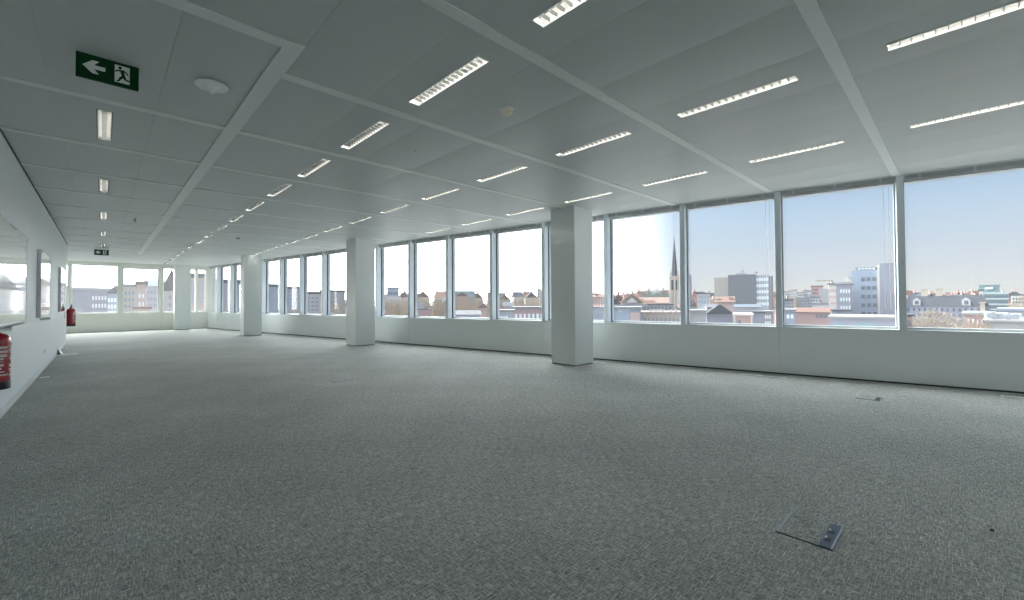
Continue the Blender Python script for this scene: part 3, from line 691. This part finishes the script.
b = Bld('white_block', 'white roofed garage block below the orange block', 812, 829, 304.5, 110, 8, C_WHITE); b.flat(C_WHITE); b.grid(814, 827, 307, 311, 4, 1)
q = empty('tower_crane', at(829, 283, 420).xy.to_3d()+Vector((0, 0, GZ)), math.atan2(R0.y, R0.x)+.2, label='thin distant tower crane with a long level arm', cat='crane')
hz = at(829, 281.3, 420).z-GZ
c_ = MB(); c_.box(-.5, .5, -.5, .5, 0, hz); c_.build('mast', C_SAND, q); c_ = MB(); c_.box(-16, 4, -.4, .4, hz, hz+.9); c_.build('jib', C_SAND, q); c_ = MB(); c_.box(2.5, 4.5, -.8, .8, hz-1.5, hz); c_.build('counterweight', C_GREY, q)
for px0, px1, yt, m_, lb in ((782, 790, 292, C_WHITE, 'white stepped house row at the left of the pane'), (790, 797, 290.5, C_CREAM, 'cream flat block among the pale houses'), (797, 804, 293, C_WHITE, 'second white house among the pale row'),
                             (803, 812, 291, C_GREY, 'grey flat block just left of the orange block'), (782, 793, 300, C_GREY, 'grey house with bright windows lower in the pale row'), (796, 808, 299, C_WHITE, 'white gabled house in the middle of the pale row'), (808, 820, 297, C_GREY, 'grey house under the orange block')):
    b = Bld('row_house', lb, px0, px1, yt, (190 if yt < 296 else 135)+13*(int(px0) % 2 == (0 if yt < 296 else 1))*1.0, 10, m_); b.flat(C_FLAT, .5); b.grid(px0+.5, px1-.5, yt+1, yt+9, 4, 3, C_WIN if m_ is C_WHITE else C_WINW, .55, .5)

# --- third pane: flat-roofed office block
b = Bld('office_block', 'big flat-roofed grey office block with white-framed windows on one side', 755, 769, 275, 118, 22, C_GREY)
b.grid(756, 768.5, 276.5, 307, 5, 5, C_WINW, .72, .48); b.part('blank_wing', C_CLAD, b.lx(727), b.lx(755), -.4, 21, 0, b.lz(274)); b.part('end_wing', C_TAUPE, b.lx(711.5), b.lx(727.2), .6, 20, 0, b.lz(276.2))
b.part('side_strip', C_FLAT, b.lx(769), b.lx(773), 1, 18, 0, b.lz(276)); b.part('plant_room', C_GREY, b.lx(734), b.lx(745), 6, 14, b.lz(274), b.lz(271))
for px, py in ((741, 267), (756, 269)):
    q = MB(); x = b.lx(px); q.box(x-.12, x+.12, 9, 9.3, b.lz(275), b.lz(py)); q.box(x-.7, x+.7, 9, 9.2, b.lz(py+1.6), b.lz(py+1.1)); q.build('antenna', C_DK, b.o)
b = Bld('pale_house', 'light blue-white house with tall windows near the church', 697, 710, 294, 160, 9, C_WHITE); b.flat(); b.grid(698, 709, 295, 304, 4, 2, C_BLUE)
b = Bld('brick_house', 'rose brick gabled houses in front of the office block', 716, 734, 302, 98, 9, C_ROSE); b.gable(C_TILE, 1.3); b.chim(731, 298, C_ROSE); b.chim(718, 299, C_WHITE)
b = Bld('lilac_house', 'plain pale lilac block at the lower left of the pane', 689, 706, 312, 68, 8, C_FLAT); b.flat(C_WHITE, .3)
b = Bld('brick_box', 'square brick house with pale corner trim', 734, 752, 315.5, 64, 7, C_BRICK); b.flat(C_CREAM, .25)
for px in (734.5, 751.5): b.part('corner_trim', C_CREAM, b.lx(px)-.12, b.lx(px)+.12, -.08, .1, 0, b.h)
b.grid(737, 742, 318, 328, 1, 1)
b = Bld('navy_house', 'dark navy flat-roofed block right of the brick box', 752, 764, 313, 73, 7, C_DK); b.flat(C_SLATE, .25)
b = Bld('light_house', 'pale house with bright windows beside the navy block', 764, 772, 312, 82, 7, C_FLAT); b.flat(C_WHITE, .2); b.grid(764.5, 771, 314, 326, 3, 2, C_WINW)
b = Bld('slope_roof_house', 'dark slate pitched house between lilac and brick boxes', 706, 733, 314, 78, 9, C_PURP, turn=.3); b.gable(C_SLATE, 1.8, across=True); b.chim(712, 308, C_ROSE)
b = Bld('long_shed', 'long low shed with a pale blue roof under the office block', 733, 760, 307, 108, 8, C_GREY); b.gable(C_BLUE, .7)

# --- fourth pane: church, gabled hall, blue house, sandstone terrace
t = 190; b = Bld('church', 'stone church with a tall pointed grey spire', 669.5, 679.5, 276, t, 9, C_SAND, cat='church')
q = MB(); cx = 0; s_ = b.w*.36; hs = b.lz(233)-b.h
q.v = [(s_*math.cos(2*PI*i/8+PI/8), 4.5+s_*math.sin(2*PI*i/8+PI/8), b.h) for i in range(8)]+[(0, 4.5, b.h+hs)]; q.f = [(i, (i+1) % 8, 8) for i in range(8)]+[tuple(reversed(range(8)))]; q.build('spire', C_SLATE, b.o)
for sx in (-1, 1):
    for sy in (0.5, 8.5):
        q = MB(); x = sx*(b.w/2-.5); q.v = [(x-.5, sy-.5, b.h), (x+.5, sy-.5, b.h), (x+.5, sy+.5, b.h), (x-.5, sy+.5, b.h), (x, sy, b.h+3)]; q.f = [(0, 1, 4), (1, 2, 4), (2, 3, 4), (3, 0, 4), (3, 2, 1, 0)]; q.build('pinnacle', C_SAND, b.o)
for x in (-.9, .9): b.win(x-.45, x+.45, b.lz(290), b.lz(280), C_SLATE)
for x in (-b.w/2+.2, b.w/2-.2): b.part('buttress', C_CREAM, x-.5, x+.5, -.8, .2, 0, b.lz(291))
q = MB(); x0, x1 = b.lx(637), b.lx(669); zt, ze = b.lz(297), b.lz(303)
q.v = [(x0, 0, 0), (x1, 0, 0), (x1, 12, 0), (x0, 12, 0), (x0, 0, ze), (x1, 0, ze), (x1, 12, ze), (x0, 12, ze), (x0, 6, zt), (x1, 6, zt)]; q.f = [(3, 2, 1, 0), (0, 1, 5, 4), (2, 3, 7, 6), (4, 5, 9, 8), (6, 7, 8, 9), (1, 2, 6, 9, 5), (3, 0, 4, 8, 7)]; q.build('nave', roofed(C_ROSE), b.o)
b.part('second_tower', C_GREY, b.lx(686.5), b.lx(691.5), 2, 8, 0, b.lz(277)); q = MB(); x = b.lx(689); q.v = [(x-1.1, 2.5, b.lz(277)), (x+1.1, 2.5, b.lz(277)), (x+1.1, 7, b.lz(277)), (x-1.1, 7, b.lz(277)), (x, 4.7, b.lz(272.5))]; q.f = [(0, 1, 4), (1, 2, 4), (2, 3, 4), (3, 0, 4), (3, 2, 1, 0)]; q.build('tower_cap', C_SLATE, b.o)
b = Bld('gabled_hall', 'hall with a wide triangular gable and white pediment', 622, 642, 303, 120, 12, C_CREAM); b.gable(C_SAND, 2.6, .5, across=True)
q = MB(); q.v = [(-1.6, -.66, b.h+.1), (1.6, -.66, b.h+.1), (0, -.66, b.h+1.5), (-1.6, -.5, b.h+.1), (1.6, -.5, b.h+.1), (0, -.5, b.h+1.5)]; q.f = [(0, 1, 2), (5, 4, 3), (0, 3, 4, 1), (1, 4, 5, 2), (2, 5, 3, 0)]; q.build('pediment', C_WHITE, b.o)
b.part('roof_edge', C_DK, -b.w/2-2, b.w/2+1.5, -1.2, 0, b.lz(306.5), b.lz(304.5)); b.chim(632.5, 292.5, C_GREY, .3, .3)
b = Bld('blue_house', 'pale blue flat-roofed house at the lower left of the church pane', 611, 629, 309, 80, 9, C_BLUE); b.flat(C_WHITE, .4); b.grid(629.5, 640, 312, 322, 1, 1, C_ROSE, .9, .9)
q = MB(); x = b.lx(620); q.v = [(x-.6, -.1, b.lz(312)), (x+.6, -.1, b.lz(312)), (x, -.1, b.lz(310)), (x-.6, 0, b.lz(312)), (x+.6, 0, b.lz(312)), (x, 0, b.lz(310))]; q.f = [(0, 1, 2), (5, 4, 3), (0, 3, 4, 1), (1, 4, 5, 2), (2, 5, 3, 0)]; q.build('pediment', C_WHITE, b.o)
b = Bld('mauve_house', 'mauve house with three bright windows beside the blue house', 629, 641, 308.5, 91, 8, C_PURP); b.flat(C_FLAT, .4); b.grid(630, 640, 313, 320, 3, 1, C_WINW, .4, .8)
b = Bld('dark_hall', 'dark roofed hall below the church nave', 641, 673, 305, 130, 10, C_DK); b.flat(C_SLATE, .3); b.grid(643, 672, 306, 311, 8, 1)
b = Bld('sandstone_terrace', 'sandstone terrace with a balustrade and white roof clutter', 641, 680, 313, 96, 9, C_SAND); b.flat(C_ROSE, .3); b.grid(643, 680, 317, 324, 9, 1, C_DK, .4, .7)
for px in (651, 655, 659, 663, 671, 676): x = b.lx(px); b.part('roof_box', C_WHITE, x-.3, x+.3, 0.5, 1.5, b.h+.3, b.h+.75)
b = Bld('grey_shed', 'pale grey low sheds seen right of the nearest column', 588, 604, 308, 90, 9, C_GREY); b.flat(C_WHITE, .3); b.grid(590, 603, 311, 320, 4, 1, C_DK)
b = Bld('brick_house', 'brick houses in the narrow gap right of the nearest column', 590, 604, 297, 150, 9, C_ROSE); b.gable(C_TILE, .8); b.chim(597, 294)

# --- windows left of the nearest column
b = Bld('brick_warehouse', 'brick warehouse with a long white roof edge left of the nearest column', 512, 545, 309, 92, 10, C_BRICK); b.flat(C_WHITE, .5); b.grid(514, 544, 311, 322, 7, 1, C_WINW, .55, .5)
b = Bld('grey_roof_house', 'grey house with a white flat roof in front of the brick warehouse', 498, 514, 312, 80, 8, C_GREY); b.flat(C_WHITE, .4); b.grid(500, 508, 314, 322, 3, 1, C_WINW)
b = Bld('dark_gable_house', 'dark gabled house beside the brick warehouse', 504, 512, 306, 110, 8, C_GREY); b.gable(C_SLATE, 1.)
b = Bld('long_dark_roof', 'long dark grey roof at the foot of the third window left of the column', 455, 480, 314.5, 88, 9, C_DK); b.gable(C_GREY, .8)
b = Bld('rose_gable', 'rose coloured chimneyed gable beside the long dark roof', 479, 487, 308, 110, 8, C_ROSE); b.gable(C_ROSE, 1.2, across=True); b.chim(483, 304, C_ROSE)
b = Bld('pale_office', 'long pale green-white office building on the skyline', 454, 475, 291.5, 300, 14, C_GREEN); b.flat(C_WHITE); b.grid(455, 474, 293, 298, 8, 1, C_BLUE)
b = Bld('red_hall', 'dull red rounded hall below the pale office', 456, 468, 296, 230, 12, C_BRICK); b.gable(C_BRICK, 2., across=True)
b = Bld('white_tank', 'white tank block on a brick stack above the trees', 418.5, 424, 303, 110, 2.2, C_BRICK, cat='tank'); b.part('tank', C_WHITE, -.8, .8, -.1, 2.2, b.lz(308.5), b.h+.2)
b = Bld('brick_stack_house', 'small brick house under the white tank', 418, 431, 309.5, 104, 7, C_BRICK); b.flat(C_SLATE, .2); b.chim(426, 307)
b = Bld('white_villa', 'white-blue flat topped block above the trees left of the window bars', 387, 399, 288.5, 260, 12, C_BLUE); b.flat(C_WHITE, .8); b.grid(388, 398, 291, 296, 4, 1, C_WIN); b.part('podium', C_WHITE, b.lx(385), b.lx(401), -1, 10, 0, b.lz(296.5))
b = Bld('white_slab', 'small white tower block at the right edge of the skyline gap', 537, 541, 289, 280, 8, C_WHITE); b.flat(); b.grid(537.5, 540.5, 290, 298, 2, 3)
for i, (px0, px1, yt, m_, lb) in enumerate(((320, 345, 292, C_FLAT, 'pale grey block in the window beside the second column'), (301, 320, 294, C_WHITE, 'white flat-roofed block in the second window left of the second column'), (283, 300, 289, C_PURP, 'tall mauve block in the third window left of the second column'), (262, 281, 287, C_BLUE, 'blue-grey block in the leftmost window of its group'),
                                            (205, 240, 283, C_GREY, 'grey block behind the farthest side windows'), (190, 205, 278, C_ROSE, 'rose brown block in the corner window'))):
    b = Bld('apartment_block', lb, px0, px1, yt, 120-i*13, 11, m_); b.flat(C_SLATE, .6); b.grid(px0+1, px1-1, yt+2, yt+26, max(3, int((px1-px0)/4)), 6, C_BLUE, .55, .5)  # windows blue-grey to mute contrast as haze would
# --- beyond the end wall
b = Bld('grey_apartment_block', 'large blue-grey building with white windows beyond the end wall', 60, 108, 290, 62, 12, C_DK); b.flat(C_GREY, .35)
b.grid(91, 107, 294, 318, 5, 3, C_WINW, .6, .5); b.grid(74, 90, 291.5, 296, 5, 1, C_BLUE, .6, .7)
b = Bld('glazed_house', 'blue house with glazed bays right of the big grey building', 105, 121, 294, 78, 8, C_BLUE); b.gable(C_SLATE, 1.3, across=True); b.grid(107, 120, 297, 316, 4, 3, C_WINW, .7, .6); b.chim(117, 286, C_GREY)
b = Bld('cream_house', 'cream gabled house behind the opening window', 121, 137, 287, 70, 9, C_CREAM); b.flat(C_FLAT, .5); b.grid(124, 135, 290, 316, 3, 4, C_BLUE, .55, .5)
b = Bld('rose_house', 'tall rose brick house with chimneys in the opening window', 137, 146, 284.5, 59, 8, C_ROSE); b.flat(C_TILE, .4); b.grid(138, 145, 292, 316, 2, 3, C_WINW, .5, .5); b.chim(139, 282, C_BRICK, .5, .5); b.chim(144, 282, C_BRICK, .5, .5)
b = Bld('white_house', 'white house with many windows right of the rose house', 146, 163, 286, 70, 9, C_WHITE); b.gable(C_BLUE, 1.2); b.grid(147, 162, 289, 316, 5, 4, C_BLUE, .55, .5)
b = Bld('white_gable_house', 'white house with steep slate slope in the narrow window by the far column', 163, 180, 291, 58, 9, C_WHITE); b.gable(C_SLATE, 3, across=True); b.grid(168, 176, 294, 316, 2, 3, C_BLUE)
b = Bld('brick_wing', 'low reddish wing in front of the rose house', 135, 150, 309, 50, 6, C_ROSE); b.flat(C_TILE, .3)
b = Bld('tall_grey_house', 'grey house at the left edge of the end windows', 40, 66, 288, 75, 10, C_GREY); b.flat(); b.grid(42, 66, 291, 316, 6, 4, C_WINW)

# --- bare trees
def make_tree(seed, h, rad, n_tw, m, tk=.028):
    g = random.Random(seed); r = empty('bare_tree')
    t = MB(); t.tube([(0, 0, 0), (.1, 0, h*.25), (0, .1, h*.5)], .28, 8)
    for i in range(9):
        a = i*2.4; el = g.uniform(.5, 1.2); L_ = rad*g.uniform(.6, .95); p0 = Vector((0, 0, h*g.uniform(.25, .5)))
        p1 = p0+Vector((math.cos(a)*L_*.5, math.sin(a)*L_*.5, L_*.55*el)); p2 = p1+Vector((math.cos(a+.3)*L_*.4, math.sin(a+.3)*L_*.4, L_*.4*el)); t.tube([p0, p1, p2], .09, 5)
    t.build('trunk', C_TRUNK, r)
    tw = MB()
    for i in range(n_tw):
        u = Vector((g.gauss(0, 1), g.gauss(0, 1), g.gauss(0, 1))).normalized()*(g.random()**.40)
        c = Vector((u.x*rad, u.y*rad, h*.60+u.z*h*.40)); c += Vector((g.gauss(0, .2), g.gauss(0, .2), g.gauss(0, .2)))
        d = (Vector((u.x, u.y, abs(u.z)+.4+g.gauss(0, .3)))+Vector((g.gauss(0, .5), g.gauss(0, .5), g.gauss(0, .3)))).normalized()*g.uniform(.3, .75)
        w_ = d.orthogonal().normalized()*tk; w2 = d.cross(w_).normalized()*tk
        tw.poly([c-w_, c+w_, c+d]); tw.poly([c-w2, c+w2, c+d*.9])
        e = c+d*.5; s2 = (d+Vector((g.gauss(0, .4), g.gauss(0, .4), g.gauss(0, .4)))).normalized()*.35; tw.poly([e-w_*.7, e+w_*.7, e+s2])
    tag(tw.build('twigs', m, r), kind='stuff'); return r
NB = len(OCC)
trA = make_tree(1, 17.3, 5.0, 9000, C_TWIG, .045); p = at(934, 303, 68); trA.location = (p.x, p.y, GZ); tag(trA, 'broad bare brown tree in front of the slate-roofed building', 'tree')
trB = make_tree(2, 12, 4.6, 2600, C_TWIG, .07)
trC = make_tree(4, 12, 4.4, 3000, C_EVER, .07)
first = {0: True, 1: True}
def tree(px, ytop, t, kind, label, group=None):
    p = at(px, ytop, t); src = trB if kind == 0 else trC
    rr = 4.9*max(.5, min(t*.028/4.6, 3))
    while not all((p.x-a)**2+(p.y-b_)**2 > (rr*.8+c)**2 for a, b_, c in OCC[:NB]) and t < 900: t *= 1.03; p = at(px, ytop, t)
    OCC.append((p.x, p.y, rr))
    o = src if first[kind] else copy_tree(src); first[kind] = False
    hh = (p.z-GZ)/12.; k = rr/4.9
    o.location = (p.x, p.y, GZ); o.scale = (max(.7, min(k, 3)), max(.7, min(k, 3)), hh); o.rotation_euler = (0, 0, px*.37)
    tag(o, label, 'tree', group)
tj = random.Random(21)
for px, yt, t in [(x, 298.5, 190 if i % 2 else 150) for i, x in enumerate(range(384, 548, 9))]+[(x, 303, 112) for x in (389, 402, 411, 437, 446, 452, 490, 497)]+[(340, 303, 100), (330, 305, 86), (312, 303, 92), (303, 305, 84), (270, 306, 74), (292, 307, 78)]:
    tree(px, yt+tj.uniform(-2.5, 3), t, 0, 'bare brown park tree seen through the windows left of the nearest column', 'bare park trees left of the nearest column')
for px, yt, t in ((648, 291, 250), (655, 289, 260), (661, 291, 240)): tree(px, yt, t, 1, 'grey-green tree in the clump on the skyline left of the church', 'skyline trees left of the church')
tree(719, 306, 84, 0, 'small bare tree before the rose brick houses'); tree(1021, 299, 110, 0, 'bare tree at the right picture edge before the cream building'); tree(972, 320, 46, 0, 'small bare twiggy tree between big tree and brick house')

# --- the crowd of rooftops and the skyline
KINDS = [(C_BRICK, C_TILE, 'red brick'), (C_CREAM, C_SLATE, 'cream'), (C_WHITE, C_TILE, 'white'), (C_GREY, C_SLATE, 'grey'), (C_ROSE, C_TILE, 'rose brick'), (C_SAND, C_TILE, 'sandstone')]
protos = []
for wm, rm, nm in KINDS:
    o = empty('townhouse'); q = MB(); q.box(-4, 4, 0, 9, 0, 10); q.build('walls', wm, o)
    q = MB(); q.v = [(-4.2, -.3, 10), (4.2, -.3, 10), (4.2, 9.3, 10), (-4.2, 9.3, 10), (-4.2, 4.5, 12), (4.2, 4.5, 12)]; q.f = [(0, 1, 5, 4), (2, 3, 4, 5), (1, 2, 5), (3, 0, 4), (3, 2, 1, 0)]; q.build('roof', rm, o)
    q = MB(); q.box(-3.7, -2.9, 3.8, 4.8, 10, 12.8); q.build('chimney', C_BRICK, o)
    wme = MB().box(-.5, .5, -.06, .1, -.7, .7).mesh('window', C_WINW if wm in (C_BRICK, C_GREY, C_ROSE) else C_WIN)
    for i in range(3):
        for j in range(2): w_ = bpy.data.objects.new('window', wme); COL.objects.link(w_); w_.parent = o; w_.location = (-2.5+2.5*i, 0, 5.6+2.7*j)
    protos.append([o, nm, True])
g = random.Random(11)
ang0 = math.atan2(R0.y, R0.x)
def house(px, ytop, t, k):
    while not free(*at(px, ytop, t).xy, 7.5):
        t *= 1.03
        if t > 1200: return
    OCC.append((*at(px, ytop, t).xy, 7.5))
    pr = protos[k]; o = pr[0] if pr[2] else copy_tree(pr[0]); pr[2] = False
    p = at(px, ytop, t)
    o.location = (p.x, p.y, GZ); s_ = (p.z-GZ)/12.; o.scale = (1, 1, s_); o.rotation_euler = (0, 0, ang0+g.choice([0, .25, -.3, .5, PI/2+.1]))
    tag(o, '%s townhouse in the crowd of small distant rooftops' % pr[1], 'house', 'distant %s townhouses' % pr[1])
for t, y0, y1, step in ((330, 290, 295, 8), (240, 293, 298, 11), (170, 298, 302, 15), (120, 303, 307, 21)):
    px = 590
    while px < 1030:
        if not (t > 200 and 735 < px < 752) : house(px+g.uniform(-2, 2), g.uniform(y0, y1), t*g.uniform(.93, 1.07), g.randrange(6))
        px += step
for px in range(384, 585, 9): house(px, g.uniform(291, 295.5), 330*g.uniform(.95, 1.1), g.randrange(6))
for px in range(258, 350, 12): house(px, g.uniform(296, 300), 200, g.randrange(6))

# ---------------------------------------------------------------- light
GLOW_P, GLOW, GLOW2, SKY = 5, 9.5, 6.4, .94
SUN_EL, SUN_AZ = math.radians(60), math.radians(2)       # azimuth measured from +Y towards +X
w = bpy.data.worlds.new('sky'); SC.world = w; w.use_nodes = True; nt = w.node_tree
bg = nt.nodes['Background']; N = nt.nodes; L = nt.links
sd = Vector((math.sin(SUN_AZ)*math.cos(SUN_EL), math.cos(SUN_AZ)*math.cos(SUN_EL), math.sin(SUN_EL)))
# hazy spring sky: pale at the horizon, blue overhead, a wide bright aureole round the sun
tc = N.new('ShaderNodeTexCoord'); sx = N.new('ShaderNodeSeparateXYZ'); L.new(tc.outputs['Generated'], sx.inputs[0])
cr = N.new('ShaderNodeValToRGB'); L.new(sx.outputs['Z'], cr.inputs[0]); e = cr.color_ramp.elements
e[0].position = 0; e[0].color = (.55, .53, .52, 1); e[1].position = 1; e[1].color = (.12, .24, .50, 1)
for p_, c_ in ((.06, (.48, .50, .55, 1)), (.16, (.36, .45, .58, 1)), (.30, (.25, .36, .55, 1))): x = e.new(p_); x.color = c_
dt = N.new('ShaderNodeVectorMath'); dt.operation = 'DOT_PRODUCT'; L.new(tc.outputs['Generated'], dt.inputs[0]); dt.inputs[1].default_value = sd
mx = N.new('ShaderNodeMath'); mx.operation = 'MAXIMUM'; L.new(dt.outputs['Value'], mx.inputs[0]); mx.inputs[1].default_value = 0
pw = N.new('ShaderNodeMath'); pw.operation = 'POWER'; L.new(mx.outputs[0], pw.inputs[0]); pw.inputs[1].default_value = GLOW_P
ml = N.new('ShaderNodeMath'); ml.operation = 'MULTIPLY'; L.new(pw.outputs[0], ml.inputs[0]); ml.inputs[1].default_value = GLOW
gc = N.new('ShaderNodeVectorMath'); gc.operation = 'SCALE'; gc.inputs[0].default_value = (1, .985, .95); L.new(ml.outputs[0], gc.inputs['Scale'])
ad = N.new('ShaderNodeVectorMath'); ad.operation = 'ADD'; L.new(cr.outputs[0], ad.inputs[0]); L.new(gc.outputs[0], ad.inputs[1])
mr = N.new('ShaderNodeMapRange'); mr.interpolation_type = 'SMOOTHSTEP'; L.new(sx.outputs['Y'], mr.inputs['Value'])
mr.inputs['From Min'].default_value = .40; mr.inputs['From Max'].default_value = .85; mr.inputs['To Min'].default_value = 0; mr.inputs['To Max'].default_value = GLOW2
g2 = N.new('ShaderNodeVectorMath'); g2.operation = 'SCALE'; g2.inputs[0].default_value = (.97, .98, 1.); L.new(mr.outputs[0], g2.inputs['Scale'])
ad2 = N.new('ShaderNodeVectorMath'); ad2.operation = 'ADD'; L.new(ad.outputs[0], ad2.inputs[0]); L.new(g2.outputs[0], ad2.inputs[1]); ad = ad2
L.new(ad.outputs[0], bg.inputs[0]); bg.inputs[1].default_value = SKY
sl = bpy.data.lights.new('sun', 'SUN'); sl.energy = 4.5; sl.angle = math.radians(.6); sl.color = (1, .95, .86)
so = bpy.data.objects.new('sun', sl); COL.objects.link(so)
so.rotation_euler = (-sd).to_track_quat('-Z', 'Y').to_euler(); so.location = (0, 0, 60)

# ---------------------------------------------------------------- camera and output
cd = bpy.data.cameras.new('camera'); co = bpy.data.objects.new('camera', cd); COL.objects.link(co)
cd.sensor_width = 36; cd.lens = F_PX*36/1024; cd.shift_y = CY/1024 * 1.0; cd.clip_start = .05; cd.clip_end = 4000
co.matrix_world = Matrix(((RIGHT.x, UP.x, -FWD.x, 0), (RIGHT.y, UP.y, -FWD.y, 0), (RIGHT.z, UP.z, -FWD.z, EYE.z), (0, 0, 0, 1)))
SC.camera = co
SC.view_settings.view_transform = 'Standard'; SC.view_settings.look = 'None'; SC.view_settings.exposure = 0.70; SC.view_settings.gamma = 1; SC.view_settings.use_curve_mapping = False
cy = SC.cycles
cy.max_bounces = 12; cy.diffuse_bounces = 8; cy.glossy_bounces = 5; cy.transparent_max_bounces = 24; cy.transmission_bounces = 4
cy.use_denoising = True; cy.sample_clamp_indirect = 6; cy.caustics_reflective = False; cy.caustics_refractive = False
